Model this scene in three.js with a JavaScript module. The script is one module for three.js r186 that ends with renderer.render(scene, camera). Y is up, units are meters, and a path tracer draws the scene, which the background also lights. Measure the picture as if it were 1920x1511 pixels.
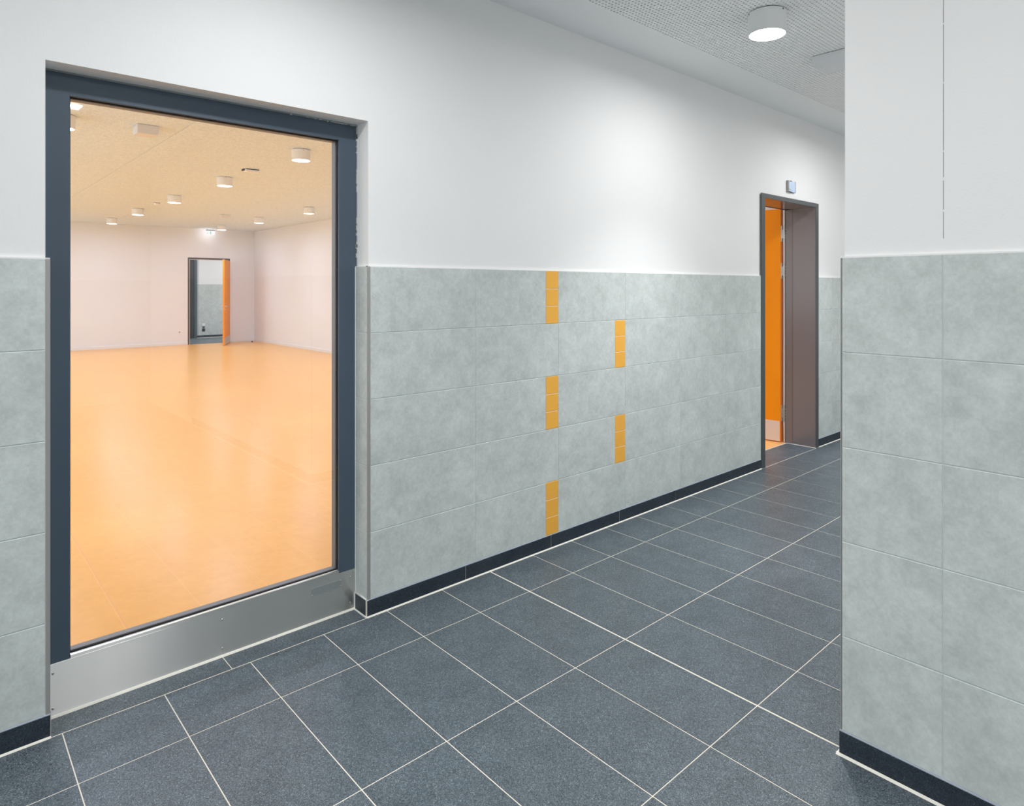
import * as THREE from 'three';
import { mergeGeometries } from 'three/addons/utils/BufferGeometryUtils.js';
import { RectAreaLightUniformsLib } from 'three/addons/lights/RectAreaLightUniformsLib.js';
import { RoundedBoxGeometry } from 'three/addons/geometries/RoundedBoxGeometry.js';

// ---------------------------------------------------------------- camera, sky, light, exposure
const scene = new THREE.Scene();
scene.background = new THREE.Color().setRGB(2.05, 2.13, 2.11);   // plain overcast daylight, enters by the added hall and room windows

const F = 1232.6, CX = 1015.6, CY = 539.1, YAW = 0.7544;   // focal length and principal point in photo pixels
const FULL_W = 2 * CX, FULL_H = 2 * (1511 - CY);
const camera = new THREE.PerspectiveCamera(2 * Math.atan(FULL_H / 2 / F) * 180 / Math.PI, FULL_W / FULL_H, 0.05, 80);
camera.position.set(0, 1.4926, 2.7083);
camera.lookAt(Math.sin(YAW), 1.4926, 2.7083 - Math.cos(YAW));
camera.setViewOffset(FULL_W, FULL_H, 0, FULL_H - 1511, 1920, 1511);
camera.updateProjectionMatrix();

const renderer = new THREE.WebGLRenderer({ antialias: true });
renderer.toneMapping = THREE.LinearToneMapping;
renderer.toneMappingExposure = 1.13;
renderer.shadowMap.enabled = true;
renderer.shadowMap.type = THREE.PCFSoftShadowMap;

RectAreaLightUniformsLib.init();
// each downlight: an opal face that sheds light all round below it, and the beam of its reflector
const CORRIDOR_LAMP = { face: 4.0, beam: 17 }, HALL_LAMP = { face: 4.2, beam: 7.5 }, ROOM_LAMP = { face: 2.7, beam: 6.3 }, BEAM_ANGLE = 0.85, BEAM_PENUMBRA = 1.0;
const CORRIDOR_TONE = new THREE.Color(1.0, 1.0, 1.0), ROOM_TONE = new THREE.Color(0.84, 1.02, 1.42);

// ---------------------------------------------------------------- helpers
function rng(seed) { let s = seed >>> 0; return () => { s = (s + 0x6D2B79F5) | 0; let t = Math.imul(s ^ (s >>> 15), 1 | s); t = (t + Math.imul(t ^ (t >>> 7), 61 | t)) ^ t; return ((t ^ (t >>> 14)) >>> 0) / 4294967296; }; }
const rand = rng(7);
const used = {};
function numbered(name) { const n = used[name] = (used[name] ?? -1) + 1; return n ? `${name}_${String(n).padStart(3, '0')}` : name; }
function adopt(o, name, parent) { o.name = parent === scene ? numbered(name) : name; parent.add(o); return o; }
function mesh(name, geometry, material, parent = scene) {
  const m = new THREE.Mesh(Array.isArray(geometry) ? merge(geometry) : geometry, material);
  m.castShadow = m.receiveShadow = true;
  return adopt(m, name, parent);
}
function structure(name) { const g = new THREE.Group(); g.userData.kind = 'structure'; return adopt(g, name, scene); }
function thing(name, label, category, [x, y, z], group) {
  const g = new THREE.Group(); g.position.set(x, y, z);
  g.userData = { label, category }; if (group) g.userData.group = group;
  return adopt(g, name, scene);
}
function merge(list) {
  return mergeGeometries(list.map((g) => {
    const q = g.index ? g.toNonIndexed() : g;
    for (const k of Object.keys(q.attributes)) if (!['position', 'normal', 'uv'].includes(k)) q.deleteAttribute(k);
    return q;
  }));
}
// box from corner to corner, uv in metres
function box(x0, x1, y0, y1, z0, z1) {
  const w = x1 - x0, h = y1 - y0, d = z1 - z0, g = new THREE.BoxGeometry(w, h, d), uv = g.attributes.uv, s = [[d, h], [d, h], [w, d], [w, d], [w, h], [w, h]];
  for (let i = 0; i < uv.count; i++) { const [a, b] = s[Math.floor(i / 4)]; uv.setXY(i, uv.getX(i) * a, uv.getY(i) * b); }
  return g.translate((x0 + x1) / 2, (y0 + y1) / 2, (z0 + z1) / 2);
}
function rbox(x0, x1, y0, y1, z0, z1, r = 0.002, s = 2) {
  return new RoundedBoxGeometry(x1 - x0, y1 - y0, z1 - z0, s, r).translate((x0 + x1) / 2, (y0 + y1) / 2, (z0 + z1) / 2);
}
// a slab lying in the local xy plane, face towards +z at z = 0, chamfered edges; uv in metres with an offset
function slab(w, h, t, c = 0.001, u0 = 0, v0 = 0, flip = 1) {
  const P = [], N = [], U = [], I = [];
  const quad = (a, b, d, e, n) => {
    const k = P.length / 3;
    for (const p of [a, b, d, e]) { P.push(...p); N.push(...n); U.push(u0 + flip * p[0], v0 + flip * p[1]); }
    I.push(k, k + 1, k + 2, k, k + 2, k + 3);
  };
  const x = w / 2, y = h / 2, i = x - c, j = y - c, q = Math.SQRT1_2;
  quad([-i, -j, 0], [i, -j, 0], [i, j, 0], [-i, j, 0], [0, 0, 1]);
  quad([-x, -y, -c], [x, -y, -c], [i, -j, 0], [-i, -j, 0], [0, -q, q]);
  quad([x, -y, -c], [x, y, -c], [i, j, 0], [i, -j, 0], [q, 0, q]);
  quad([x, y, -c], [-x, y, -c], [-i, j, 0], [i, j, 0], [0, q, q]);
  quad([-x, y, -c], [-x, -y, -c], [-i, -j, 0], [-i, j, 0], [-q, 0, q]);
  quad([-x, -y, -t], [x, -y, -t], [x, -y, -c], [-x, -y, -c], [0, -1, 0]);
  quad([x, -y, -t], [x, y, -t], [x, y, -c], [x, -y, -c], [1, 0, 0]);
  quad([x, y, -t], [-x, y, -t], [-x, y, -c], [x, y, -c], [0, 1, 0]);
  quad([-x, y, -t], [-x, -y, -t], [-x, -y, -c], [-x, y, -c], [-1, 0, 0]);
  quad([-x, y, -t], [x, y, -t], [x, -y, -t], [-x, -y, -t], [0, 0, -1]);
  const g = new THREE.BufferGeometry();
  g.setAttribute('position', new THREE.Float32BufferAttribute(P, 3));
  g.setAttribute('normal', new THREE.Float32BufferAttribute(N, 3));
  g.setAttribute('uv', new THREE.Float32BufferAttribute(U, 2));
  g.setIndex(I);
  return g;
}
// profile extruded along z between z0 and z1 (shape in xy)
function bevelled(points, hole, z0, z1, b = 0.0018) {
  const s = new THREE.Shape(points.map(([x, y]) => new THREE.Vector2(x, y)));
  if (hole) s.holes.push(new THREE.Path(hole.map(([x, y]) => new THREE.Vector2(x, y))));
  return new THREE.ExtrudeGeometry(s, { depth: z1 - z0 - 2 * b, bevelEnabled: true, bevelThickness: b, bevelSize: b, bevelOffset: -b, bevelSegments: 2 }).translate(0, 0, z0 + b);
}
function extrude(points, z0, z1) {
  const s = new THREE.Shape(points.map(([x, y]) => new THREE.Vector2(x, y)));
  return new THREE.ExtrudeGeometry(s, { depth: z1 - z0, bevelEnabled: false }).translate(0, 0, z0);
}

// ---------------------------------------------------------------- computed textures (colour and grain only)
function lattice(n, seed) { const r = rng(seed), a = new Float32Array(n * n); for (let i = 0; i < a.length; i++) a[i] = r(); return a; }
function noiseField(size, octaves, seed) {              // tileable value noise, octaves: [[cells, weight], ...]
  const out = new Float32Array(size * size); let total = 0;
  octaves.forEach(([n, w], k) => {
    const L = lattice(n, seed + k * 101); total += w;
    for (let y = 0; y < size; y++) {
      const fy = y / size * n, y0 = Math.floor(fy), ty = fy - y0, sy = ty * ty * (3 - 2 * ty), a = (y0 % n) * n, b = ((y0 + 1) % n) * n;
      for (let x = 0; x < size; x++) {
        const fx = x / size * n, x0 = Math.floor(fx), tx = fx - x0, sx = tx * tx * (3 - 2 * tx), c = x0 % n, d = (x0 + 1) % n;
        out[y * size + x] += w * ((L[a + c] * (1 - sx) + L[a + d] * sx) * (1 - sy) + (L[b + c] * (1 - sx) + L[b + d] * sx) * sy);
      }
    }
  });
  for (let i = 0; i < out.length; i++) out[i] /= total;
  return out;
}
function texture(size, pixel, metres, srgb = true, metresV = metres) {
  const data = new Uint8Array(size * size * 4);
  for (let i = 0; i < size * size; i++) { const c = pixel(i, i % size, Math.floor(i / size)); for (let k = 0; k < 3; k++) data[i * 4 + k] = Math.max(0, Math.min(255, Math.round(c[k]))); data[i * 4 + 3] = 255; }
  const t = new THREE.DataTexture(data, size, size);
  t.wrapS = t.wrapT = THREE.RepeatWrapping; t.magFilter = THREE.LinearFilter; t.minFilter = THREE.LinearMipmapLinearFilter; t.generateMipmaps = true;
  if (srgb) t.colorSpace = THREE.SRGBColorSpace;
  t.repeat.set(1 / metres, 1 / metresV); t.needsUpdate = true;
  return t;
}
const concreteNoise = noiseField(1024, [[7, 0.45], [15, 0.9], [34, 0.9], [80, 0.8], [190, 0.8], [420, 0.7]], 11);
const concreteMap = texture(1024, (i) => { const n = (concreteNoise[i] - 0.5) * 54; return [202 + n, 209 + n, 207 + n]; }, 1.7);
const concreteRough = texture(1024, (i) => { const n = 118 + (concreteNoise[i] - 0.5) * 90; return [n, n, n]; }, 1.7, false);
const graniteCoarse = noiseField(1024, [[9, 1.2], [23, 0.8], [60, 0.6]], 31), graniteFine = noiseField(1024, [[300, 0.6], [512, 1]], 37);
function granite(base, spread, fleck, seed) {
  const r = rng(seed);
  const fl = new Float32Array(1024 * 1024);
  for (let k = 0; k < 11000; k++) {                      // pale mineral flecks of 0.6 to 2 mm
    const x = Math.floor(r() * 1024), y = Math.floor(r() * 1024), s = r() < 0.28 ? 2 : 1, v = 0.35 + 0.65 * r();
    for (let dy = 0; dy < s; dy++) for (let dx = 0; dx < s; dx++) fl[((y + dy) % 1024) * 1024 + (x + dx) % 1024] = v;
  }
  return texture(1024, (i) => {
    const n = (graniteFine[i] - 0.5) * spread + (graniteCoarse[i] - 0.5) * 20, f = fl[i] * fleck;
    return [base[0] + n + f, base[1] + n + f, base[2] + n + f];
  }, 0.75);
}
const graniteMap = granite([78, 89, 96], 120, 125, 5);
const skirtingMap = granite([42, 51, 61], 56, 80, 6);
const plasterNoise = noiseField(512, [[40, 0.5], [120, 1], [256, 0.8]], 51);
const plasterBump = texture(512, (i) => { const n = plasterNoise[i] * 255; return [n, n, n]; }, 0.5, false);
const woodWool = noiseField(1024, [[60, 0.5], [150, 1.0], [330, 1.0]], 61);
const woodWoolMap = texture(1024, (i) => { const n = (woodWool[i] - 0.5) * 52; return [228 + n, 241 + n, 250 + n]; }, 1.3);  // cool tint in the white panels offsets orange light bounced off the floor
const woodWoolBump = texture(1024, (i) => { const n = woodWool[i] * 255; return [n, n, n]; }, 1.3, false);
const linoNoise = noiseField(1024, [[14, 0.6], [50, 0.8], [130, 0.8]], 71);
const linoGrain = rng(77);                              // fine print grain, below one level of the texture
const linoMap = texture(1024, (i) => { const n = (linoNoise[i] - 0.5) * 12 + (linoGrain() - 0.5) * 3; return [246 + n, 181 + n, 95 + n]; }, 2.6);
const brushNoise = noiseField(512, [[16, 0.3], [256, 1], [512, 1]], 81);
const brushedRough = texture(512, (i) => { const n = 100 + (brushNoise[i] - 0.5) * 60; return [n, n, n]; }, 0.6, false, 0.05);
const grainBump = texture(512, (i) => { const n = plasterNoise[(i * 7) % plasterNoise.length] * 255; return [n, n, n]; }, 0.2, false);

// ---------------------------------------------------------------- materials
const std = (o) => new THREE.MeshStandardMaterial(o), phys = (o) => new THREE.MeshPhysicalMaterial(o);
const plaster = std({ color: 0xf2f2f2, roughness: 0.85, bumpMap: plasterBump, bumpScale: 0.0003 });
const plasterRoom = std({ color: 0xf0f0f1, roughness: 0.8, bumpMap: plasterBump, bumpScale: 0.0003 });
const ceilingWhite = std({ color: 0xf6f8f8, roughness: 0.85 });
const crackDark = std({ color: 0x2a2d2d, roughness: 0.9 });
const concreteTile = std({ map: concreteMap, roughness: 1, roughnessMap: concreteRough });
const wallGrout = std({ color: 0xcfd6d5, roughness: 0.9 });
const floorTile = phys({ map: graniteMap, roughness: 0.41, bumpMap: grainBump, bumpScale: 0.00005, specularIntensity: 1 });
const skirtingTile = std({ map: skirtingMap, roughness: 0.42 });
const floorGrout = std({ color: 0xddd7ca, roughness: 0.9 });
const silicone = std({ color: 0xe6e3da, roughness: 0.6 });
const whiteSealant = std({ color: 0xf2f2f1, roughness: 0.6 });
const paleSealant = std({ color: 0xb9c3d2, roughness: 0.6 });
const ochreTile = std({ color: 0xf8b648, roughness: 0.42 });
const creamGrout = std({ color: 0xeae2d2, roughness: 0.9 });
const steel = phys({ color: 0xdededc, metalness: 1, roughness: 1, roughnessMap: brushedRough, anisotropy: 0.98, anisotropyRotation: Math.PI / 2 });
const profileSteel = std({ color: 0xaaa8a6, metalness: 0.4, roughness: 0.5 });
const screwSteel = std({ color: 0xc8c8c6, metalness: 1, roughness: 0.3 });
const frameGrey = phys({ color: 0x485766, roughness: 0.42, specularIntensity: 1 });
const jambLitGrey = phys({ color: 0x766e70, roughness: 0.17 });  // paler and warmer than the frame: reflected room light put into the colour
const doorFrameGrey = std({ color: 0x4d5255, roughness: 0.4 });
const gasket = std({ color: 0x0c0c0d, roughness: 0.7 });
const bead = std({ color: 0x777a80, roughness: 0.45 });
const glass = phys({ color: 0xffffff, transmission: 1, thickness: 0, roughness: 0, ior: 1.52 });
const lino = std({ map: linoMap, roughness: 0.28 });
const linoWeld = std({ color: 0xf3b277, roughness: 0.5 });
const whitePaint = std({ color: 0xf0efed, roughness: 0.5 });
const lampWhite = std({ color: 0xe9ebeb, roughness: 0.45 });
const lampGlow = std({ color: 0xffffff, emissive: 0xffffff, emissiveIntensity: 9, roughness: 0.6 });
const orangeLaminate = phys({ color: 0xff9a00, roughness: 0.55, specularIntensity: 0.5 });
const orangeEdge = std({ color: 0xd9702a, roughness: 0.45 });
const chrome = std({ color: 0xc9c3bf, metalness: 0.85, roughness: 0.3 });
const fleece = std({ color: 0x2b2f2f, roughness: 1 });
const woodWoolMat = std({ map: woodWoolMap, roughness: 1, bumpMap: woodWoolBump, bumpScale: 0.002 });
const darkSeam = std({ color: 0x6b645c, roughness: 1 });
const plastic = std({ color: 0xf4f4f3, roughness: 0.45 });
const boxWhite = std({ color: 0xe4e6e8, roughness: 0.55 });
const darkPlastic = std({ color: 0x1b1b1c, roughness: 0.5 });
const greyPlastic = std({ color: 0x8f9394, roughness: 0.5 });

// ---------------------------------------------------------------- measures
const H = 3.01, ROOM_H = 3.05, DADO = 1.5876, ROW = 0.3019, COL = 0.6025, PLASTER = -0.012, BACK = -0.292;
const WIN = { x0: 0.2942, x1: 1.4735, top: 2.2500, z: -0.118, tx0: 0.3057, tx1: 1.4640 };
const DOOR = { x0: 5.0263, x1: 6.0933, top: 2.2745, in0: 5.0883, in1: 6.037, inTop: 2.237 };
const PX = 2.1385, PZ = 1.830;                          // the wall corner on the right
const FAR_X = 11, HALL_X = -4, HALL_Z = 7, ROOM_X0 = -1.6, ROOM_X1 = 6.72, ROOM_Z = -16.15;

// ---------------------------------------------------------------- corridor floor
const floor = structure('floor');
const P = 0.3053, X0 = 1.5594, ROWS = [0.0045, 0.3124, 0.9174, 1.5249, 2.1299, 2.7349, 3.34];
mesh('grout_bed', [box(HALL_X - 0.1, FAR_X, -0.10, -0.0009, 0, HALL_Z), box(WIN.tx0, WIN.tx1, -0.10, -0.0009, WIN.z, 0), box(DOOR.in0, DOOR.in1, -0.10, -0.0009, -0.276, 0)], floorGrout, floor);
function floorPiece(x0, x1, z0, z1) {
  if (x1 - x0 < 0.012 || z1 - z0 < 0.012) return;
  const g = slab(x1 - x0, z1 - z0, 0.01, 0.0007, rand(), rand(), rand() < 0.5 ? 1 : -1).rotateX(-Math.PI / 2).translate((x0 + x1) / 2, 0, (z0 + z1) / 2);
  mesh('tile', g, floorTile, floor);
}
for (let i = -9; i < 30; i++) {
  const half = (k) => (k === 2 ? 0.0040 : 0.0017);      // the wide movement joint lies in line with the wall corner
  const a = X0 + P * i + half(i), b = X0 + P * (i + 1) - half(i + 1);
  for (let r = 0; r + 1 < ROWS.length; r++) {
    const z0 = ROWS[r] + 0.0017; let z1 = ROWS[r + 1] - 0.0017;
    if (a > 2.15) { if (z0 > 1.82) continue; z1 = Math.min(z1, PZ - 0.006); }
    floorPiece(a, Math.min(b, FAR_X), z0, z1);
  }
  const c = Math.max(a, DOOR.in0 + 0.004), d = Math.min(b, DOOR.in1 - 0.004);
  if (d > c) floorPiece(c, d, -0.274, 0.0013);
}
floorPiece(WIN.tx0 + 0.003, 0.8785, WIN.z + 0.006, 0.0013);
floorPiece(0.8817, WIN.tx1 - 0.010, WIN.z + 0.006, 0.0013);
{ // the part of the hall floor that lies out of sight behind the camera, and beside it
  const g = [];
  for (let i = -18; i < -9; i++) for (let k = 0; k < 12; k++) g.push(slab(P - 0.003, 0.602, 0.01, 0.0007, rand(), rand()).rotateX(-Math.PI / 2).translate(X0 + P * (i + 0.5), 0, 0.0105 + 0.605 * (k + 0.5) - 0.3));
  for (let i = -9; i < 2; i++) for (let k = 0; k < 6; k++) g.push(slab(P - 0.003, 0.602, 0.01, 0.0007, rand(), rand()).rotateX(-Math.PI / 2).translate(X0 + P * (i + 0.5), 0, 3.3416 + 0.605 * (k + 0.5)));
  const m = mesh('tile', g, floorTile, floor); m.userData.kind = 'stuff';
}

// ---------------------------------------------------------------- left corridor wall
const wallLeft = structure('wall_left');
{
  const W = [HALL_X - 0.1, FAR_X];
  const out = [[W[0], -0.1], [WIN.x0, -0.1], [WIN.x0, WIN.top], [WIN.x1, WIN.top], [WIN.x1, -0.1], [DOOR.x0 + 0.01, -0.1], [DOOR.x0 + 0.01, DOOR.top - 0.008], [DOOR.x1 - 0.01, DOOR.top - 0.008], [DOOR.x1 - 0.01, -0.1], [W[1], -0.1], [W[1], 3.3], [W[0], 3.3]];
  mesh('plaster', extrude(out, BACK, PLASTER), plaster, wallLeft);
  const bed = [box(-1.75, WIN.x0 + 0.004, 0.07, DADO, PLASTER, -0.0018), box(WIN.x1 - 0.004, DOOR.x0, 0.07, DADO, PLASTER, -0.0018), box(DOOR.x1, 8.2, 0.07, DADO, PLASTER, -0.0018), box(1.4656, WIN.x1, 0.07, DADO, WIN.z, PLASTER), box(WIN.x0, 0.3041, 0.07, DADO, WIN.z, PLASTER)];
  mesh('grout_bed', bed, wallGrout, wallLeft);
}
function wallTile(x0, x1, row, parent = wallLeft) {
  if (x1 - x0 < 0.02) return;
  const y1 = DADO - ROW * row - (row ? 0.0012 : 0), y0 = DADO - ROW * (row + 1) + 0.0012;
  mesh('tile', slab(x1 - x0 - 0.0012, y1 - y0, 0.009, 0.0014, rand() * 5, rand() * 5, rand() < 0.5 ? 1 : -1).translate((x0 + x1) / 2, (y0 + y1) / 2, (rand() - 0.5) * 0.0004), concreteTile, parent);
}
const S0 = 1.4746, strips = [];
for (let r = 0; r < 5; r++) {
  const even = r % 2 === 0, cuts = even ? [1.4778, S0 + COL, 2.5795] : [1.4778, S0 + COL, S0 + 2 * COL, 3.1825];
  for (let k = 0; k + 1 < cuts.length; k++) wallTile(cuts[k], cuts[k + 1], r);
  const after = even ? [S0 + 2 * COL - 0.0015, S0 + 3 * COL, S0 + 4 * COL, S0 + 5 * COL, DOOR.x0 - 0.003] : [S0 + 3 * COL - 0.0015, S0 + 4 * COL, S0 + 5 * COL, DOOR.x0 - 0.003];
  for (let k = 0; k + 1 < after.length; k++) wallTile(after[k], after[k + 1], r);
  strips.push([even ? 2.5805 : 3.1833, even ? S0 + 2 * COL - 0.003 : S0 + 3 * COL - 0.003, r]);
  const right = [DOOR.x1 + 0.004, 6.40, 7.0, 7.6, 8.2]; // beyond the door
  for (let k = 0; k + 1 < right.length; k++) wallTile(right[k], right[k + 1], r);
  const lc = [-1.75, -1.145, -0.5425, WIN.x0 - 0.001];   // three tiles left of the window
  for (let k = 0; k + 1 < lc.length; k++) wallTile(lc[k], lc[k + 1], r);
}
// ochre accent tiles, three to a course
for (const [x0, x1, r] of strips) {
  const top = DADO - ROW * r - 0.0012, h = (ROW - 0.0024) / 3;
  mesh('cream_joint', box(x0 - 0.001, x1 + 0.001, top - 3 * h, top, PLASTER, -0.0012), creamGrout, wallLeft);
  for (let k = 0; k < 3; k++) {
    const y1 = top - k * h - (k ? 0.0018 : 0), y0 = top - (k + 1) * h + (k < 2 ? 0.0018 : 0);
    const m = mesh('accent_tile', slab(x1 - x0, y1 - y0, 0.008, 0.0012).translate((x0 + x1) / 2, (y0 + y1) / 2, 0.0006), ochreTile, wallLeft);
    m.userData.label = 'small ochre yellow accent tile';
  }
}
// tiles on the window reveal, right jamb (faces left) and left jamb (faces right)
for (let r = 0; r < 5; r++) {
  const y1 = DADO - ROW * r - (r ? 0.0012 : 0), y0 = DADO - ROW * (r + 1) + 0.0012, w = -WIN.z - 0.008;
  mesh('tile', slab(w, y1 - y0, 0.0085, 0.0014, rand() * 5, rand() * 5).rotateY(-Math.PI / 2).translate(WIN.tx1, (y0 + y1) / 2, WIN.z / 2 - 0.001), concreteTile, wallLeft);
  mesh('tile', slab(w, y1 - y0, 0.0085, 0.0014, rand() * 5, rand() * 5).rotateY(Math.PI / 2).translate(WIN.tx0, (y0 + y1) / 2, WIN.z / 2 - 0.001), concreteTile, wallLeft);
}
mesh('corner_profile', rbox(1.4637, 1.4778, 0.078, DADO, -0.0065, 0.0006, 0.0012), profileSteel, wallLeft);
mesh('corner_profile', [rbox(0.2942, 0.3062, 0.078, DADO, -0.009, 0.0006, 0.002)], profileSteel, wallLeft);
mesh('sealant', [box(-1.75, 0.3057, DADO - 0.0004, DADO + 0.004, PLASTER - 0.002, -0.002), box(1.464, DOOR.x0, DADO - 0.0004, DADO + 0.004, PLASTER - 0.002, -0.002), box(DOOR.x1, 8.2, DADO - 0.0004, DADO + 0.004, PLASTER - 0.002, -0.002), box(1.464, 1.474, DADO - 0.0004, DADO + 0.004, WIN.z, -0.002), box(0.294, 0.3057, DADO - 0.0004, DADO + 0.004, WIN.z, -0.002)], whiteSealant, wallLeft);
mesh('jamb_joint', box(1.4625, 1.4650, 0.08, DADO, WIN.z, WIN.z + 0.004), whiteSealant, wallLeft);

// skirting of dark tile with pale joints
const baseLeft = structure('baseboard_left');
function skirting(parent, x0, x1, joints) {
  const c = [x0, ...joints.filter((j) => j > x0 + 0.02 && j < x1 - 0.02), x1];
  for (let k = 0; k + 1 < c.length; k++) mesh('skirting_tile', slab(c[k + 1] - c[k] - 0.003, 0.0735, 0.012, 0.0006, rand(), rand()).translate((c[k] + c[k + 1]) / 2, 0.0385, 0.004), skirtingTile, parent);
  mesh('joint', box(x0, x1, 0.001, 0.0755, -0.008, 0.002), creamGrout, parent);
  mesh('top_joint', box(x0, x1, 0.0752, 0.0785, -0.008, 0.0022), paleSealant, parent);
  mesh('floor_joint', extrude([[0.0038, 0], [0.0038, 0.006], [0.0065, 0.004], [0.0095, 0.0004], [0.0095, -0.002], [0.0038, -0.002]].map(([z, y]) => [-z, y]), 0, x1 - x0).rotateY(Math.PI / 2).translate(x0, 0, 0), silicone, parent);
}
const skirtJoints = [-1.5915, -0.985, -0.3785]; for (let k = 0; k < 5; k++) skirtJoints.push(2.0118 + 0.605 * k); skirtJoints.push(6.6, 7.2, 7.8);
skirting(baseLeft, -1.75, 0.3075, skirtJoints);
skirting(baseLeft, 1.4585, DOOR.x0 - 0.002, skirtJoints);
skirting(baseLeft, DOOR.x1 + 0.002, 8.2, skirtJoints);
{ // return into the window reveal
  mesh('skirting_tile', slab(0.098, 0.0735, 0.008, 0.0006, 0.3, 0.2).rotateY(-Math.PI / 2).translate(1.4585, 0.0385, -0.058), skirtingTile, baseLeft);
  mesh('joint', [box(1.4590, 1.4655, 0.001, 0.0785, WIN.z, 0.003), box(1.4583, 1.462, 0.0752, 0.0785, WIN.z, 0.0025), box(1.4555, 1.4600, -0.002, 0.004, WIN.z, 0.0055)], whiteSealant, baseLeft);
  mesh('skirting_tile', slab(0.098, 0.0735, 0.008, 0.0006, 0.5, 0.1).rotateY(Math.PI / 2).translate(0.3090, 0.0385, -0.058), skirtingTile, baseLeft);
}

// ---------------------------------------------------------------- wall corner on the right
const wallRight = structure('wall_right');
{
  const c = 2.1189;                                      // open vertical crack between two boards
  mesh('plaster', [box(PX + 0.010, PX + 0.3, -0.1, 3.3, PZ + 0.010, c - 0.0010), box(PX + 0.010, PX + 0.3, -0.1, 3.3, c + 0.0006, HALL_Z - 0.3), box(PX + 0.3, FAR_X, -0.1, 3.3, PZ + 0.010, PZ + 0.3), box(PX + 0.014, PX + 0.29, -0.1, DADO + 0.02, c - 0.002, c + 0.002)], plaster, wallRight);
  mesh('crack_filler', box(PX + 0.0125, PX + 0.02, DADO, 3.05, c - 0.003, c + 0.003), crackDark, wallRight);
  // the filler still clings to the crack in a few short lengths
  const crumbs = [];
  for (const [y, h] of [[1.59, 0.045], [1.712, 0.006], [1.802, 0.010], [1.885, 0.004], [2.083, 0.004], [2.254, 0.004]]) crumbs.push(box(PX + 0.0102, PX + 0.0128, y, y + h, c - 0.0013, c + 0.0009));
  mesh('plaster_crumb', crumbs, plaster, wallRight).userData.kind = 'stuff';
  mesh('grout_bed', [box(PX + 0.0018, PX + 0.011, 0.07, DADO, PZ + 0.004, 5.0), box(PX + 0.004, 8.2, 0.07, DADO, PZ + 0.0016, PZ + 0.011)], wallGrout, wallRight);
  const cols = [PZ + 0.0035, 2.1203, 2.7228, 3.3253, 3.9278, 4.53];
  for (let r = 0; r < 5; r++) {
    const y1 = DADO - ROW * r - (r ? 0.0012 : 0), y0 = DADO - ROW * (r + 1) + 0.0012;
    for (let k = 0; k + 1 < cols.length; k++) mesh('tile', slab(cols[k + 1] - cols[k] - 0.0022, y1 - y0, 0.009, 0.0014, rand() * 5, rand() * 5, rand() < 0.5 ? 1 : -1).rotateY(-Math.PI / 2).translate(PX + (rand() - 0.5) * 0.0004, (y0 + y1) / 2, (cols[k] + cols[k + 1]) / 2), concreteTile, wallRight);
    for (let k = 0; k < 10; k++) mesh('tile', slab(COL - 0.0022, y1 - y0, 0.009, 0.0014, rand() * 5, rand() * 5).rotateY(Math.PI).translate(PX + 0.012 + COL * (k + 0.5), (y0 + y1) / 2, PZ), concreteTile, wallRight);
  }
  mesh('corner_profile', rbox(PX - 0.0006, PX + 0.0115, 0.078, DADO, PZ - 0.0006, PZ + 0.0030, 0.0015), profileSteel, wallRight);
  mesh('sealant', box(PX + 0.001, PX + 0.012, DADO - 0.0004, DADO + 0.004, PZ, 5.0), whiteSealant, wallRight);
}
const baseRight = structure('baseboard_right');
{
  const cut = [PZ - 0.0035, 2.435, 3.04, 3.645, 4.25, 4.855];
  for (let k = 0; k + 1 < cut.length; k++) mesh('skirting_tile', slab(cut[k + 1] - cut[k] - 0.003, 0.0735, 0.012, 0.0006, rand(), rand()).rotateY(-Math.PI / 2).translate(PX - 0.004, 0.0385, (cut[k] + cut[k + 1]) / 2), skirtingTile, baseRight);
  for (let k = 0; k < 9; k++) mesh('skirting_tile', slab(0.602, 0.0735, 0.012, 0.0006, rand(), rand()).rotateY(Math.PI).translate(PX + 0.30 + 0.605 * k, 0.0385, PZ - 0.004), skirtingTile, baseRight);
  mesh('joint', [box(PX - 0.002, PX + 0.008, 0.001, 0.0755, PZ, 4.85), box(PX, 7.6, 0.001, 0.0755, PZ - 0.002, PZ + 0.008)], creamGrout, baseRight);
  mesh('top_joint', [box(PX - 0.0022, PX + 0.008, 0.0752, 0.0785, PZ - 0.0022, 4.85)], paleSealant, baseRight);
  const prof = [[0.0038, 0], [0.0038, 0.006], [0.0070, 0.0045], [0.0115, 0.0004], [0.0115, -0.002], [0.0038, -0.002]];
  mesh('floor_joint', [extrude(prof.map(([z, y]) => [-z, y]), 0, 4.85 - PZ + 0.011).translate(PX, 0, PZ - 0.011), box(PX - 0.004, 7.6, -0.002, 0.003, PZ - 0.0115, PZ - 0.0035)], silicone, baseRight);
}

// ---------------------------------------------------------------- unseen ends of the hall (they close it and stand in the glass as reflections)
const wallFront = structure('wall_front');
mesh('plaster', [box(HALL_X - 0.1, FAR_X, -0.1, 3.3, HALL_Z, HALL_Z + 0.2)], plaster, wallFront);
mesh('dado', box(HALL_X, FAR_X, 0, DADO, HALL_Z - 0.01, HALL_Z), concreteTile, wallFront);
const wallWest = structure('wall_west');
mesh('plaster', [box(HALL_X - 0.2, HALL_X, -0.1, 0.9, PLASTER, HALL_Z), box(HALL_X - 0.2, HALL_X, 2.75, 3.3, PLASTER, HALL_Z), box(HALL_X - 0.2, HALL_X, 0.9, 2.75, PLASTER, 0.8), box(HALL_X - 0.2, HALL_X, 0.9, 2.75, 6.4, HALL_Z)], plaster, wallWest);
mesh('dado', box(HALL_X, HALL_X + 0.01, 0, 0.9, PLASTER, HALL_Z), concreteTile, wallWest);
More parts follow.
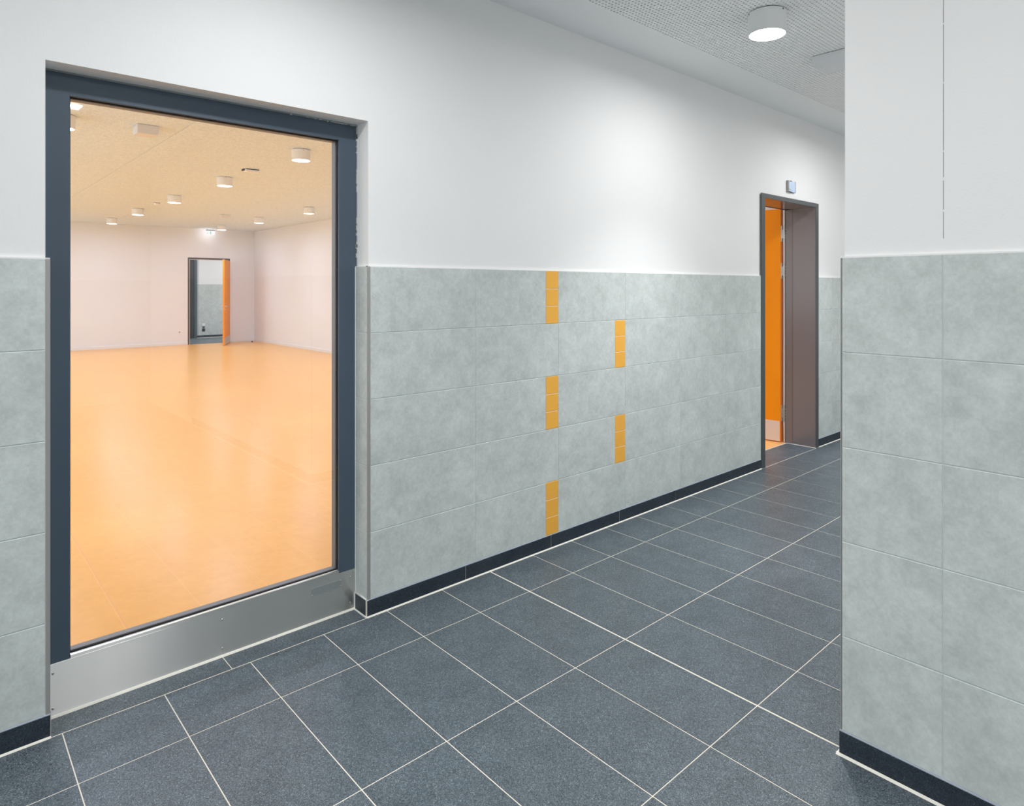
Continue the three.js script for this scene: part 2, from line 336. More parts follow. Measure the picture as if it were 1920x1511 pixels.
const addedWin2 = structure('added_window_2');  // added, unseen glazing that brings cool fill light into the hall
for (let k = 0; k < 4; k++) {
  const a = 0.8 + 1.4 * k, b = a + 1.4, x = HALL_X - 0.12;
  mesh('sash', [box(x - 0.06, x, 0.9, 0.96, a, b), box(x - 0.06, x, 2.69, 2.75, a, b), box(x - 0.06, x, 0.96, 2.69, a, a + 0.05), box(x - 0.06, x, 0.96, 2.69, b - 0.05, b)], frameGrey, addedWin2);
  mesh('pane', box(x - 0.034, x - 0.028, 0.96, 2.69, a + 0.05, b - 0.05), glass, addedWin2);
}
const wallEast = structure('wall_east');
mesh('plaster', [box(FAR_X, FAR_X + 0.2, -0.1, 3.3, BACK, HALL_Z)], plaster, wallEast);

// ---------------------------------------------------------------- corridor ceiling: plain border, perforated field
const ceiling = structure('ceiling');
const PERF = { x0: 1.0, z0: 0.3359, p: 0.0247, nx: 264, nz: 46 };
PERF.x1 = PERF.x0 + PERF.p * PERF.nx; PERF.z1 = PERF.z0 + PERF.p * PERF.nz;
mesh('plain_board', [box(HALL_X - 0.1, FAR_X, H, 3.3, BACK + 0.28, PERF.z0), box(HALL_X - 0.1, FAR_X, H, 3.3, PERF.z1, HALL_Z + 0.1), box(HALL_X - 0.1, PERF.x0, H, 3.3, PERF.z0, PERF.z1), box(PERF.x1, FAR_X, H, 3.3, PERF.z0, PERF.z1)], ceilingWhite, ceiling);
mesh('acoustic_fleece', box(PERF.x0, PERF.x1, H + 0.0125, 3.3, PERF.z0, PERF.z1), fleece, ceiling);
{
  const n = 8, R = 0.0063, T = 0.0125, h = PERF.p / 2, V = PERF.nx * PERF.nz * 32, pos = new Float32Array(V * 3), nor = new Float32Array(V * 3), idx = new Uint32Array(PERF.nx * PERF.nz * 32 * 3);
  const ring = [], rim = [[h, 0], [h, h], [0, h], [-h, h], [-h, 0], [-h, -h], [0, -h], [h, -h]];
  for (let k = 0; k < n; k++) ring.push([Math.cos(k * Math.PI / 4), Math.sin(k * Math.PI / 4)]);
  let v = 0, t = 0;
  for (let i = 0; i < PERF.nx; i++) for (let j = 0; j < PERF.nz; j++) {
    const cx = PERF.x0 + PERF.p * (i + 0.5), cz = PERF.z0 + PERF.p * (j + 0.5), b = v;
    const put = (x, y, z, a, c, e) => { pos.set([x, y, z], v * 3); nor.set([a, c, e], v * 3); v++; };
    for (let k = 0; k < n; k++) put(cx + rim[k][0], H, cz + rim[k][1], 0, -1, 0);
    for (let k = 0; k < n; k++) put(cx + ring[k][0] * R, H, cz + ring[k][1] * R, 0, -1, 0);
    for (let k = 0; k < n; k++) put(cx + ring[k][0] * R, H, cz + ring[k][1] * R, -ring[k][0], 0, -ring[k][1]);
    for (let k = 0; k < n; k++) put(cx + ring[k][0] * R, H + T, cz + ring[k][1] * R, -ring[k][0], 0, -ring[k][1]);
    for (let k = 0; k < n; k++) {
      const q = (k + 1) % n;
      idx.set([b + k, b + q, b + 8 + k, b + q, b + 8 + q, b + 8 + k, b + 16 + k, b + 16 + q, b + 24 + k, b + 16 + q, b + 24 + q, b + 24 + k], t); t += 12;
    }
  }
  const g = new THREE.BufferGeometry();
  g.setAttribute('position', new THREE.BufferAttribute(pos, 3)); g.setAttribute('normal', new THREE.BufferAttribute(nor, 3));
  g.setIndex(new THREE.BufferAttribute(idx.subarray(0, t), 1));
  mesh('perforated_board', g, ceilingWhite, ceiling).userData.kind = 'stuff';
}

// ---------------------------------------------------------------- glazed element between hall and room
const win = structure('window_1');
{
  const z = WIN.z, zb = z - 0.068, ix0 = 0.3752, ix1 = 1.3845, it = 2.1675, kt = 0.186;
  mesh('frame', bevelled([[WIN.x0 + 0.001, 0], [WIN.x1 - 0.001, 0], [WIN.x1 - 0.001, WIN.top - 0.004], [WIN.x0 + 0.001, WIN.top - 0.004]], [[ix0, kt + 0.008], [ix0, it], [ix1, it], [ix1, kt + 0.008]], zb, z), frameGrey, win);
  mesh('sealant', [box(WIN.x0, WIN.x1, WIN.top - 0.006, WIN.top + 0.001, z - 0.004, z + 0.003), box(WIN.x1 - 0.004, WIN.x1, DADO, WIN.top, z - 0.004, z + 0.003)], std({ color: 0x8c8e8d, roughness: 0.7 }), win);
  const crumbs = [], cr = rng(91);                         // ragged filler left in the head joint near the right corner
  for (let k = 0; k < 26; k++) { const x = 1.08 + 0.385 * Math.sqrt(cr()), w = 0.003 + 0.014 * cr(), h = 0.001 + 0.004 * cr(); crumbs.push(box(x, Math.min(x + w, WIN.x1), WIN.top - 0.0045 - h, WIN.top - 0.003, z - 0.002, z + 0.0045 + 0.002 * cr())); }
  for (let k = 0; k < 16; k++) { const y = 1.62 + 0.62 * cr(), h = 0.004 + 0.03 * cr(); crumbs.push(box(WIN.x1 - 0.0045 - 0.0025 * cr(), WIN.x1, y, y + h, z - 0.002, z + 0.004)); }
  mesh('filler_crumb', crumbs, std({ color: 0xb4b6b5, roughness: 0.9 }), win).userData.kind = 'stuff';
  const gz = -0.146;
  const ring = (d0, d1, w, wb) => [box(ix0, ix0 + w, kt + 0.008, it, d0, d1), box(ix1 - w, ix1, kt + 0.008, it, d0, d1), box(ix0 + w, ix1 - w, it - w, it, d0, d1), box(ix0 + w, ix1 - w, kt + 0.008, kt + 0.008 + wb, d0, d1)];
  mesh('gasket', ring(gz + 0.003, gz + 0.012, 0.0035, 0.009), gasket, win);
  mesh('glazing_bead', ring(zb - 0.001, gz - 0.004, 0.003, 0.004), bead, win);
  mesh('pane', box(ix0 + 0.001, ix1 - 0.001, kt + 0.010, it - 0.001, gz - 0.003, gz + 0.003), glass, win);
  const plate = mesh('kick_plate', [rbox(WIN.tx0 + 0.002, WIN.tx1 - 0.002, 0.006, kt, z, z + 0.0025, 0.0008), rbox(ix0 + 0.001, ix1 - 0.001, kt, kt + 0.012, z - 0.016, z + 0.0025, 0.0010)], steel, win);
  const uv = plate.geometry.attributes.uv, pos = plate.geometry.attributes.position;
  for (let i = 0; i < uv.count; i++) uv.setXY(i, pos.getX(i), pos.getY(i));
  const screw = (x, y, r = 0.0042) => mesh('screw', new THREE.SphereGeometry(r, 14, 6, 0, Math.PI * 2, 0, Math.PI / 2).scale(1, 0.55, 1).rotateX(Math.PI / 2).translate(x, y, z + 0.0025), screwSteel, plate);
  for (const [x, y] of [[0.3265, 0.153], [0.3265, 0.031], [0.8805, 0.149], [0.8805, 0.0325], [1.4385, 0.154], [1.4385, 0.036]]) screw(x, y);
  const tag = mesh('label_plate', rbox(1.2515, 1.3945, 0.121, 0.156, z + 0.0025, z + 0.0038, 0.0004), phys({ color: 0xcdd1d0, metalness: 1, roughness: 0.42, anisotropy: 0.9, anisotropyRotation: Math.PI / 2 }), win);
  for (const [x, y] of [[1.2555, 0.152], [1.2555, 0.126], [1.390, 0.152], [1.390, 0.127], [1.327, 0.1245]]) mesh('rivet', new THREE.SphereGeometry(0.0028, 12, 5, 0, Math.PI * 2, 0, Math.PI / 2).scale(1, 0.6, 1).rotateX(Math.PI / 2).translate(x, y, z + 0.0035), screwSteel, tag);
  mesh('floor_joint', [extrude([[0, 0.0068], [0.004, 0.006], [0.0085, 0.0004], [0.0085, -0.002], [0, -0.002]].map(([d, y]) => [-d, y]), 0, WIN.tx1 - WIN.tx0 - 0.006).rotateY(Math.PI / 2).translate(WIN.tx0 + 0.001, 0, z + 0.0025)], silicone, win);
}

// ---------------------------------------------------------------- steel door frame in the corridor with its orange leaf
const door1 = structure('door_1');
{
  const { x0, x1, top, in0, in1, inTop } = DOOR, f = 0.005, rz = -0.222;
  mesh('frame', bevelled([[x0, 0], [in0, 0], [in0, inTop], [in1, inTop], [in1, 0], [x1, 0], [x1, top], [x0, top]], null, -0.002, f, 0.0012), doorFrameGrey, door1);
  const lining = (a, b, w) => [box(x0 + 0.012, in0 + w, 0, inTop, a, b), box(in1 - w, x1 - 0.012, 0, inTop, a, b), box(x0 + 0.012, x1 - 0.012, inTop - w, top - 0.01, a, b)];
  mesh('jamb_lining', lining(rz + 0.002, -0.0015, 0), jambLitGrey, door1);
  mesh('rebate_lining', lining(BACK - 0.003, rz - 0.002, -0.004), jambLitGrey, door1);
  mesh('gasket', lining(rz - 0.0025, rz + 0.0025, -0.005), gasket, door1);
  mesh('room_frame', [rbox(in1, x1 + 0.01, 0, top, BACK - 0.012, BACK, 0.002), rbox(x0 - 0.01, in0, 0, top, BACK - 0.012, BACK, 0.002), rbox(in0, in1, inTop, top, BACK - 0.012, BACK, 0.002)], frameGrey, door1);
  mesh('edge_strip', box(in1 - 0.0035, in1 + 0.001, 0, inTop, BACK - 0.013, BACK - 0.004), std({ color: 0xcfc7c4, roughness: 0.4 }), door1);
  mesh('floor_joint', [box(in0, in1, -0.002, 0.003, -0.283, -0.2755), box(in1 - 0.007, in1, -0.002, 0.004, -0.276, 0.004)], silicone, door1);
  // leaf, opened into the room; local +x runs from the hinges to the free edge
  const leaf = new THREE.Group(); adopt(leaf, 'leaf', door1);
  leaf.position.set(6.036, 0, -0.326);
  leaf.rotation.y = Math.atan2(0.9945, -0.1045);       // opened by 84 degrees
  const L = 0.985;
  mesh('panel', rbox(0.008, L, 0.010, 2.25, -0.022, 0.022, 0.002), orangeLaminate, leaf);
  mesh('edge_band', box(0, 0.009, 0.010, 2.25, -0.0215, 0.0215), orangeEdge, leaf);
  mesh('kick_plate', [rbox(0.014, L - 0.01, 0.012, 0.205, 0.0215, 0.0235, 0.0006), rbox(0.014, L - 0.01, 0.012, 0.205, -0.0235, -0.0215, 0.0006)], std({ color: 0xe3d8d2, metalness: 0.5, roughness: 0.55 }), leaf);
  for (const y of [0.283, 1.652, 2.010]) {
    const hinge = [rbox(-0.003, 0.002, y - 0.077, y + 0.077, -0.0225, 0.012, 0.001), rbox(-0.016, -0.001, y - 0.044, y + 0.044, -0.008, -0.004, 0.001)];
    for (const [a, b] of [[-0.077, -0.047], [-0.043, 0.043], [0.047, 0.077]]) hinge.push(new THREE.CylinderGeometry(0.0085, 0.0085, b - a, 20).translate(-0.0205, y + (a + b) / 2, -0.004));
    for (const d of [-0.04, -0.013, 0.013, 0.04]) hinge.push(new THREE.SphereGeometry(0.0042, 8, 6).translate(-0.035, y + d, 0.002));
    mesh('hinge', hinge, chrome, leaf);
  }
  const handle = [new THREE.CylinderGeometry(0.010, 0.010, 0.05, 16).rotateX(Math.PI / 2).translate(L - 0.06, 1.05, 0.047), new THREE.CylinderGeometry(0.010, 0.010, 0.13, 16).rotateZ(Math.PI / 2).translate(L - 0.12, 1.05, 0.070)];
  mesh('handle', handle, chrome, leaf);
}

// ---------------------------------------------------------------- the orange room behind
const floorRoom = structure('floor_room');
{
  const cuts = [ROOM_X0, 0.65, 2.65, 4.65, ROOM_X1];
  for (let k = 0; k + 1 < cuts.length; k++) mesh('linoleum_sheet', box(cuts[k] + 0.0008, cuts[k + 1] - 0.0008, -0.006, 0, ROOM_Z, BACK), lino, floorRoom);
  mesh('weld_seam', cuts.slice(1, -1).map((x) => box(x - 0.0018, x + 0.0018, -0.006, 0.0003, ROOM_Z, BACK)), linoWeld, floorRoom);
  mesh('linoleum_sheet', box(DOOR.in0, DOOR.in1, -0.006, 0, BACK, -0.2825), lino, floorRoom);
  mesh('screed', box(ROOM_X0 - 0.2, ROOM_X1 + 0.2, -0.1, -0.005, ROOM_Z - 0.2, -0.28), floorGrout, floorRoom);
}
const BD = { x0: 5.028, x1: 6.073, top: 2.28, in0: 5.082, in1: 6.03, inTop: 2.237 };
const wallBack = structure('wall_back');
mesh('plaster', extrude([[ROOM_X0 - 0.2, -0.1], [BD.x0 + 0.01, -0.1], [BD.x0 + 0.01, BD.top - 0.01], [BD.x1 - 0.01, BD.top - 0.01], [BD.x1 - 0.01, -0.1], [10.1, -0.1], [10.1, 3.4], [ROOM_X0 - 0.2, 3.4]], ROOM_Z - 0.25, ROOM_Z), plasterRoom, wallBack);
const wallRoomRight = structure('wall_room_right');
mesh('plaster', box(ROOM_X1, ROOM_X1 + 0.2, -0.1, 3.4, ROOM_Z, BACK), plasterRoom, wallRoomRight);
const wallRoomLeft = structure('wall_room_left');
mesh('plaster', [box(ROOM_X0 - 0.2, ROOM_X0, -0.1, 0.9, ROOM_Z, BACK), box(ROOM_X0 - 0.2, ROOM_X0, 2.8, 3.4, ROOM_Z, BACK), box(ROOM_X0 - 0.2, ROOM_X0, 0.9, 2.8, ROOM_Z, -15.2), box(ROOM_X0 - 0.2, ROOM_X0, 0.9, 2.8, -1.2, BACK)], plasterRoom, wallRoomLeft);
const addedWin3 = structure('added_window_3');  // added, unseen window row; its daylight cools the room ceiling
for (let k = 0; k < 7; k++) {
  const a = -15.2 + 2 * k, b = a + 2, x = ROOM_X0 - 0.1;
  mesh('sash', [box(x - 0.06, x, 0.9, 0.96, a, b), box(x - 0.06, x, 2.74, 2.8, a, b), box(x - 0.06, x, 0.96, 2.74, a, a + 0.05), box(x - 0.06, x, 0.96, 2.74, b - 0.05, b)], frameGrey, addedWin3);
  mesh('pane', box(x - 0.034, x - 0.028, 0.96, 2.74, a + 0.05, b - 0.05), glass, addedWin3);
}
const baseRoom = structure('baseboard_room');
mesh('skirting_board', [rbox(ROOM_X0, BD.x0, 0, 0.072, ROOM_Z, ROOM_Z + 0.014, 0.003)], whitePaint, baseRoom);
mesh('skirting_board', [rbox(BD.x1, ROOM_X1, 0, 0.072, ROOM_Z, ROOM_Z + 0.014, 0.003)], whitePaint, baseRoom);
mesh('skirting_board', [rbox(ROOM_X1 - 0.014, ROOM_X1, 0, 0.072, ROOM_Z + 0.014, BACK, 0.003)], whitePaint, baseRoom);
const ceilingRoom = structure('ceiling_room');
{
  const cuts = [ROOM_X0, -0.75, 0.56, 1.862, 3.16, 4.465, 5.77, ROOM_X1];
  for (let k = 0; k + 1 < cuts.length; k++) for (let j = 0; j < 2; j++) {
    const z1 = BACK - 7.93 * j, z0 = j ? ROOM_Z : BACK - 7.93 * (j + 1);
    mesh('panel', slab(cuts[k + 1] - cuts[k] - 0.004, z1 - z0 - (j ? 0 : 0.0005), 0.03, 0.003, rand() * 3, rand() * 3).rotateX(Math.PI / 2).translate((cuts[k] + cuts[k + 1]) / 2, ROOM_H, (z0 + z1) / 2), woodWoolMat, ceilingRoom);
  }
  mesh('soffit', box(ROOM_X0 - 0.2, ROOM_X1 + 0.2, ROOM_H + 0.012, 3.4, ROOM_Z - 0.2, BACK), darkSeam, ceilingRoom);
}

// back door of the room, leaf swung into the room
const door2 = structure('door_2');
{
  const z = ROOM_Z, b = z - 0.25;
  mesh('frame', bevelled([[BD.x0, 0], [BD.in0 - 0.015, 0], [BD.in0 - 0.015, BD.inTop], [BD.in1, BD.inTop], [BD.in1, 0], [BD.x1, 0], [BD.x1, BD.top], [BD.x0, BD.top]], null, z - 0.06, z + 0.006), std({ color: 0x453e3e, roughness: 0.45 }), door2);
  mesh('jamb_lining', [box(BD.x0 + 0.012, BD.in0 - 0.004, 0, BD.inTop, b, z - 0.06), box(BD.in1, BD.x1 - 0.012, 0, BD.inTop, b, z - 0.06), box(BD.x0 + 0.012, BD.x1 - 0.012, BD.inTop - 0.002, BD.top - 0.012, b, z - 0.06)], jambLitGrey, door2);
  mesh('edge_strip', [box(BD.in0 - 0.016, BD.in0 - 0.006, 0, BD.inTop, z - 0.02, z + 0.0075), box(BD.in0 - 0.01, BD.in1, BD.inTop - 0.012, BD.inTop + 0.001, z - 0.02, z + 0.004)], std({ color: 0xd5cbc5, roughness: 0.5 }), door2);
  const leaf = new THREE.Group(); adopt(leaf, 'leaf', door2);
  leaf.position.set(6.045, 0, z + 0.030); leaf.rotation.y = Math.atan2(-0.905, -0.425);   // +x to the free edge
  const L = 1.02;
  mesh('panel', [rbox(0, 0.60, 0.012, 2.215, -0.022, 0.022, 0.002), rbox(0.72, L, 0.012, 2.215, -0.022, 0.022, 0.002), rbox(0.598, 0.722, 0.012, 0.52, -0.022, 0.022, 0.002), rbox(0.598, 0.722, 2.08, 2.215, -0.022, 0.022, 0.002)], orangeLaminate, leaf);
  mesh('glass_strip', box(0.60, 0.72, 0.52, 2.08, -0.004, 0.004), glass, leaf);
  mesh('edge_band', box(L, L + 0.003, 0.012, 2.215, -0.021, 0.021), orangeLaminate, leaf);
  mesh('kick_plate', [box(0.01, L - 0.01, 0.014, 0.20, 0.022, 0.0235), box(0.01, L - 0.01, 0.014, 0.20, -0.0235, -0.022)], std({ color: 0xd8cfca, metalness: 0.9, roughness: 0.45 }), leaf);
  for (const s of [-1, 1]) {
    mesh('handle', [new THREE.CylinderGeometry(0.011, 0.011, 0.05, 14).rotateX(Math.PI / 2).translate(L - 0.065, 1.01, s * 0.045), new THREE.CylinderGeometry(0.011, 0.011, 0.14, 14).rotateZ(Math.PI / 2).translate(L - 0.125, 1.01, s * 0.068), new THREE.CylinderGeometry(0.026, 0.026, 0.008, 20).rotateX(Math.PI / 2).translate(L - 0.065, 1.01, s * 0.025)], chrome, leaf);
    mesh('lock_rosette', new THREE.CylinderGeometry(0.026, 0.026, 0.012, 20).rotateX(Math.PI / 2).translate(L - 0.065, 0.92, s * 0.027), chrome, leaf);
  }
}

// corridor beyond the back door
{
  const zf = -18.40, zb = ROOM_Z - 0.25;
  const floorBack = structure('floor_back');
  mesh('grout_bed', box(2.5, 10, -0.1, -0.0016, zf, zb), floorGrout, floorBack);
  mesh('grout_bed', box(BD.in0 - 0.004, BD.in1, -0.1, -0.0016, zb, ROOM_Z), floorGrout, floorBack);
  for (let i = 0; i < 8; i++) for (let k = 0; k < 3; k++) mesh('tile', slab(0.602, 0.660, 0.01, 0.0007, rand(), rand()).rotateX(-Math.PI / 2).translate(4.4 + 0.605 * i, 0, zf + 0.012 + 0.6627 * (k + 0.5)), floorTile, floorBack);
  mesh('tile', slab(0.94, 0.249, 0.01, 0.0007, 0.2, 0.1).rotateX(-Math.PI / 2).translate(5.555, 0, ROOM_Z - 0.128), floorTile, floorBack);
  const wallFar = structure('wall_far');
  mesh('plaster', box(2.5, 10, -0.1, 3.4, zf - 0.2, zf - 0.012), plaster, wallFar);
  mesh('grout_bed', box(5.84, 9, 0.0, DADO, zf - 0.012, zf - 0.002), wallGrout, wallFar);
  for (let i = 0; i < 5; i++) for (let r = 0; r < 5; r++) {
    const y1 = DADO - ROW * r - 0.0015, y0 = DADO - ROW * (r + 1) + 0.0015;
    mesh('tile', slab(0.600, y1 - y0, 0.009, 0.0014, rand() * 5, rand() * 5).translate(5.865 + 0.3 + 0.603 * i, (y0 + y1) / 2, zf), concreteTile, wallFar);
  }
  mesh('sealant', box(5.86, 9, DADO, DADO + 0.03, zf - 0.012, zf + 0.001), whiteSealant, wallFar);
  mesh('skirting_tile', box(5.86, 9, 0.0, 0.076, zf, zf + 0.008), skirtingTile, wallFar);
  mesh('floor_joint', box(5.86, 9, 0.0, 0.014, zf + 0.008, zf + 0.016), silicone, wallFar);
  const ends = structure('wall_back_corridor');
  mesh('plaster', [box(2.4, 2.5, -0.1, 3.4, zf, zb), box(10, 10.1, -0.1, 3.4, zf, zb)], plaster, ends);
  const ceilingBack = structure('ceiling_back');
  mesh('plain_board', box(2.4, 10.1, 3.01, 3.4, zf - 0.1, zb), ceilingWhite, ceilingBack);
  const door3 = structure('door_3');
  mesh('leaf', rbox(4.78, 5.80, 0, 2.33, zf - 0.01, zf + 0.03, 0.003), std({ color: 0x2b2d2f, roughness: 0.5 }), door3);
  mesh('frame', rbox(5.795, 5.862, 0, 2.335, zf - 0.012, zf + 0.06, 0.003), frameGrey, door3);
}

// ---------------------------------------------------------------- lamps
const R_LAMP = 0.102, H_LAMP = 0.124;
function downlight(label, [x, y, z], group, power, tone, housing = lampWhite) {
  const t = thing('ceiling_downlight', label, 'ceiling lamp', [x, y, z], group);
  const r = R_LAMP, h = H_LAMP, pr = [[0.02, 0], [r - 0.010, 0], [r - 0.010, -0.004], [r - 0.002, -0.006], [r, -0.008], [r, -h + 0.003], [r - 0.002, -h], [r - 0.006, -h], [r - 0.008, -h + 0.006], [0.02, -h + 0.008]];
  mesh('housing', new THREE.LatheGeometry(pr.map(([a, b]) => new THREE.Vector2(a, b)).reverse(), 48), housing, t);
  mesh('diffuser', new THREE.LatheGeometry([[0, -h - 0.005], [0.04, -h - 0.0045], [0.075, -h - 0.0028], [r - 0.008, -h + 0.0005], [r - 0.0065, -h + 0.004], [0, -h + 0.005]].map(([a, b]) => new THREE.Vector2(a, b)), 48), lampGlow, t);
  for (let k = 0; k < 3; k++) {
    const a = 0.35 + k * 2.094, s = mesh('screw', new THREE.CylinderGeometry(0.0035, 0.0035, 0.004, 10).rotateZ(Math.PI / 2).translate(r, -0.014, 0).rotateY(a), darkPlastic, t);
    s.userData.label = 'small dark fixing screw';
  }
  const l = new THREE.SpotLight(tone, power.beam, 0, BEAM_ANGLE, BEAM_PENUMBRA, 2);
  l.position.set(0, -h - 0.008, 0); l.target.position.set(0, -h - 1, 0); l.shadow.radius = 3.6; l.castShadow = true; l.shadow.mapSize.set(1024, 1024);
  l.name = 'lamp_beam'; t.add(l, l.target);
  const a = new THREE.RectAreaLight(tone, power.face / (0.158 * 0.158), 0.158, 0.158);
  a.position.set(0, -h - 0.007, 0); a.rotation.x = -Math.PI / 2; a.name = 'lamp_face'; t.add(a);
  return t;
}
const CG = 'cylinder downlights on the hall and corridor ceiling', RG = 'cylinder downlights on the ceiling of the orange room';
const corridorLamps = [
  [3.39, 0.918, 'white cylinder downlight shining on the perforated corridor ceiling in front of the wall corner'],
  [5.72, 0.945, 'white cylinder downlight of the corridor above the grey door frame, hidden by the wall corner'],
  [8.07, 0.945, 'white cylinder downlight at the far end of the corridor past the door'],
  [1.02, 0.945, 'white cylinder downlight on the hall ceiling in front of the glazed opening'],
  [-1.33, 0.945, 'white cylinder downlight on the hall ceiling left of the glazed opening'],
  [0.80, 3.13, 'white cylinder downlight on the hall ceiling, mirrored at the upper left edge of the pane'],
  [-1.55, 3.13, 'white cylinder downlight on the hall ceiling behind the camera to the left'],
  [0.80, 5.3, 'white cylinder downlight on the hall ceiling farthest from the glazed opening'],
];
for (const [x, z, label] of corridorLamps) downlight(label, [x, H, z], CG, x < 2 ? HALL_LAMP : CORRIDOR_LAMP, CORRIDOR_TONE);
const rowZ = [-2.07, -4.57, -7.13, -9.66, -12.22, -14.65];
const rowMiddle = ['above the unseen front end', 'nearest to the pane and largest in view', 'next behind the largest one', 'just before the round detector', 'just behind the round detector', 'last one before the far wall'];
const rowRight = ['first, hidden by the frame', 'second, hidden by the frame', 'third, hidden by the frame', 'closest to the right frame post', 'midway along the right wall', 'right beside the exit sign'];
const rowLeft = ['first, out of sight', 'cut off by the left frame post', 'third, out of sight', 'fourth, out of sight', 'fifth, out of sight', 'sixth, out of sight'];
rowZ.forEach((z, i) => downlight(`white downlight, middle row of the orange room, ${rowMiddle[i]}`, [3.115 - 0.008 * i, ROOM_H, z], RG, ROOM_LAMP, ROOM_TONE, plastic));
rowZ.forEach((z, i) => downlight(`white downlight, right row of the orange room, ${rowRight[i]}`, [5.45 - 0.02 * (i - 3), ROOM_H, z - 0.03], RG, ROOM_LAMP, ROOM_TONE, plastic));
rowZ.forEach((z, i) => downlight(`white downlight, left row of the orange room, ${rowLeft[i]}`, [0.905, ROOM_H, z], RG, ROOM_LAMP, ROOM_TONE, plastic));
for (const x of [5.0, 7.4]) downlight(x < 6 ? 'white downlight of the corridor beyond the far door, above the dark door' : 'white downlight of the corridor beyond the far door, above the grey tiles', [x, 3.01, -17.4], 'downlights beyond the far door', { face: 6, beam: 12 }, CORRIDOR_TONE);

// ---------------------------------------------------------------- small things
function ceilingBox(label, x0, z0, y, w, d, h) {
  const t = thing('ceiling_sensor_box', label, 'sensor box', [x0 + w / 2, y, z0 + d / 2]);
  const g = new THREE.BoxGeometry(w, h - 0.004, d).toNonIndexed().translate(0, -(h + 0.004) / 2, 0), p = g.attributes.position;
  for (let i = 0; i < p.count; i++) if (p.getY(i) < -h / 2) { p.setZ(i, p.getZ(i) - Math.sign(p.getZ(i)) * 0.020); p.setX(i, p.getX(i) - Math.sign(p.getX(i)) * 0.003); }   // sides lean in towards the underside
  g.computeVertexNormals();
  mesh('housing', g, boxWhite, t);
  mesh('base_plate', box(-w / 2 + 0.006, w / 2 - 0.006, -0.004, 0, -d / 2 + 0.008, d / 2 - 0.008), greyPlastic, t);
  return t;
}
ceilingBox('flat white box under the perforated corridor ceiling, half hidden by the wall corner', 4.247, 0.776, H, 0.183, 0.30, 0.084);
ceilingBox('flat white box on the room ceiling close to the pane, left of the panel seam', 1.475, -4.66, ROOM_H, 0.185, 0.21, 0.085);
ceilingBox('flat white box on the room ceiling far back, above the exit sign', 4.62, -12.35, ROOM_H, 0.185, 0.21, 0.06);
{
  const t = thing('ceiling_bracket', 'small white tray with dark blocks for its shadow gap at the panel seam between the two nearest downlights', 'bracket', [3.15, ROOM_H, -6.20]);
  mesh('tray', rbox(-0.090, 0.090, -0.040, -0.014, -0.03, 0.03, 0.002), plastic, t);
  mesh('gap_shade', rbox(-0.080, 0.084, -0.014, 0, -0.022, 0.010, 0.001), darkPlastic, t);  // dark block in place of the shadow gap above the tray
  mesh('seam_shade', rbox(-0.104, -0.088, -0.024, 0, -0.10, -0.02, 0.003), darkPlastic, t);  // dark block standing for the shadow streak along the seam
  const s = thing('smoke_detector', 'small round white detector on the room ceiling between the third and fourth downlight', 'detector', [3.12, ROOM_H, -10.95]);
  mesh('body', new THREE.LatheGeometry([[0, -0.045], [0.03, -0.043], [0.045, -0.03], [0.05, -0.012], [0.05, 0]].map(([a, b]) => new THREE.Vector2(a, b)), 28), plastic, s);
  mesh('base_ring', new THREE.CylinderGeometry(0.054, 0.054, 0.010, 28).translate(0, -0.005, 0), greyPlastic, s);
}
{ // exit sign hanging before the back wall
  const t = thing('exit_sign', 'glowing white exit sign hanging from the ceiling above the far door', 'exit sign', [5.50, ROOM_H, -15.88]);
  const cv = document.createElement('canvas'); cv.width = 256; cv.height = 128;
  const c = cv.getContext('2d');
  c.fillStyle = '#ffffff'; c.fillRect(0, 0, 256, 128);
  c.fillStyle = '#8fd6c2'; c.fillRect(120, 16, 26, 96);
  c.fillStyle = '#c2e6dc'; c.fillRect(36, 20, 14, 88);
  const tx = new THREE.CanvasTexture(cv); tx.colorSpace = THREE.SRGBColorSpace;
  mesh('housing', rbox(-0.108, 0.108, -0.058, -0.036, -0.016, 0.016, 0.003), greyPlastic, t);
  const glow = std({ color: 0x1c1c1c, emissive: 0xffffff, emissiveMap: tx, emissiveIntensity: 0.86, roughness: 0.5 });
  const g = new THREE.PlaneGeometry(0.226, 0.112); g.translate(0, -0.115, 0.0065);
  mesh('panel', box(-0.113, 0.113, -0.172, -0.058, -0.006, 0.006), std({ color: 0x303030, emissive: 0xf4fbff, emissiveIntensity: 0.86, roughness: 0.5 }), t);
  mesh('pictogram', g, glow, t);
  mesh('hanger', box(-0.07, -0.066, -0.037, 0, -0.002, 0.002), greyPlastic, t);
  mesh('hanger', box(0.066, 0.07, -0.037, 0, -0.002, 0.002), greyPlastic, t);
  for (const s of [-1, 1]) {
    const l = new THREE.RectAreaLight(0xf2f8ff, s < 0 ? 5 : 2, 0.22, 0.108);
    l.position.set(0, -0.115, s * 0.012); l.name = 'sign_light'; t.add(l);
    l.lookAt(new THREE.Vector3(5.50, ROOM_H - 0.115, -15.88 + s)); if (s < 0) l.rotation.set(0, 0, 0); else l.rotation.set(0, Math.PI, 0);
  }
}
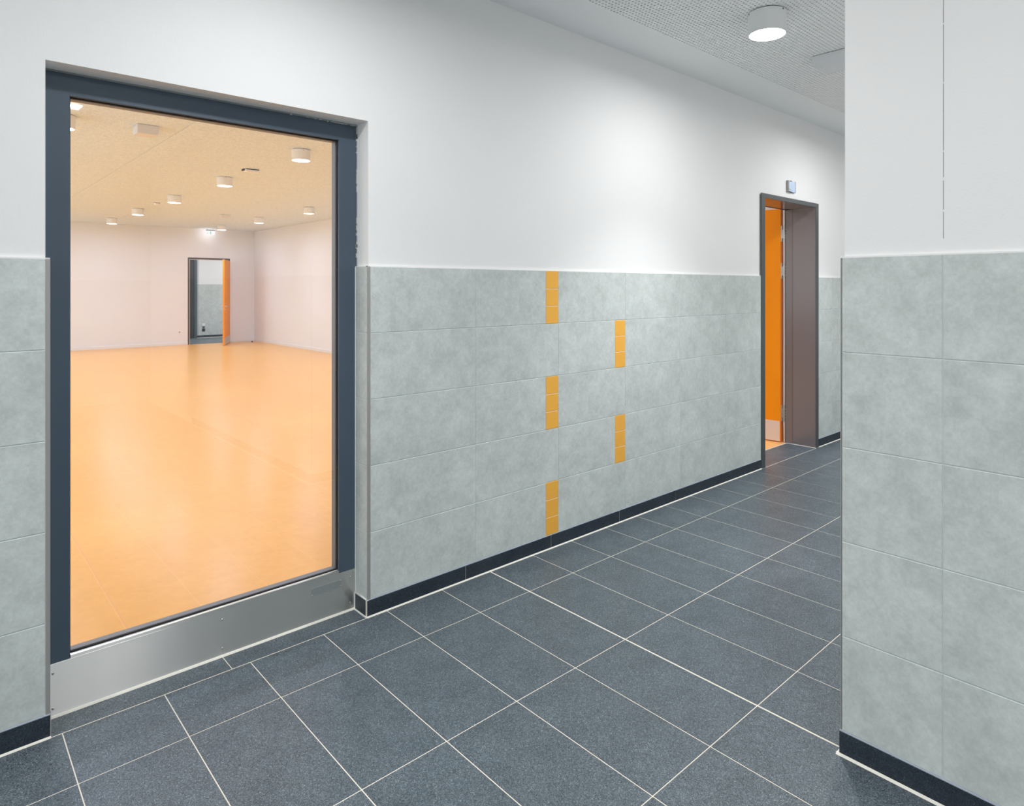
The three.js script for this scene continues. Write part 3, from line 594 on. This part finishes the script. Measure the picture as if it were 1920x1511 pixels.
{ // sockets
  const make = (name, label, cat, x, y, z, dark) => {
    const t = thing(name, label, cat, [x, y, z]);
    mesh('frame', rbox(-0.042, 0.042, -0.042, 0.042, 0, 0.010, 0.004), dark ? greyPlastic : plastic, t);
    mesh('insert', new THREE.CylinderGeometry(0.022, 0.022, 0.004, 24).rotateX(Math.PI / 2).translate(0, 0, 0.010), dark ? darkPlastic : std({ color: 0xb5b2ae, roughness: 0.5 }), t);
    if (dark) { mesh('frame', rbox(-0.042, 0.042, -0.118, -0.046, 0, 0.010, 0.004), darkPlastic, t); mesh('frame', rbox(-0.042, 0.042, 0.046, 0.118, 0, 0.010, 0.004), plastic, t); }
    return t;
  };
  make('wall_socket', 'white power socket on the room wall left of the far door', 'socket', 4.83, 0.335, ROOM_Z, false);
  make('switch_panel', 'grey socket panel with round black opening on tiles beyond the far door', 'socket', 6.055, 0.31, -18.40, true);
  const s = thing('door_stop', 'small dark door stop on the orange floor near the far right corner', 'door stop', [6.51, 0, -15.72]);
  mesh('buffer', new THREE.CylinderGeometry(0.020, 0.022, 0.032, 20).translate(0, 0.022, 0), darkPlastic, s);
  mesh('foot', new THREE.CylinderGeometry(0.026, 0.028, 0.008, 20).translate(0, 0.004, 0), chrome, s);
}
{ // blank room sign above the door
  const t = thing('door_sign', 'small blank light-blue sign in a grey holder above the grey door frame', 'sign', [5.557, 2.378, PLASTER]);
  mesh('back_plate', rbox(-0.070, 0.070, -0.049, 0.049, 0, 0.010, 0.002), std({ color: 0xa8acb2, metalness: 0.3, roughness: 0.4 }), t);
  mesh('side_rail', rbox(-0.072, -0.058, -0.050, 0.050, 0, 0.022, 0.003), std({ color: 0xa09c98, metalness: 0.2, roughness: 0.4 }), t);
  mesh('side_rail', rbox(0.060, 0.073, -0.050, 0.050, 0, 0.020, 0.003), std({ color: 0xaeb3ba, metalness: 0.2, roughness: 0.4 }), t);
  mesh('insert', rbox(-0.060, 0.062, -0.047, 0.047, 0.008, 0.018, 0.001), std({ color: 0xb4cbe6, roughness: 0.3 }), t);
  mesh('clip', rbox(-0.040, 0.0, 0.044, 0.050, 0.012, 0.020, 0.001), darkPlastic, t);
  mesh('clip', rbox(-0.050, 0.0, -0.051, -0.045, 0.012, 0.020, 0.001), darkPlastic, t);
  mesh('sticker', box(-0.050, -0.022, -0.036, -0.024, 0.018, 0.0185), std({ color: 0xaebfae, roughness: 0.6 }), t);
}

renderer.render(scene, camera);
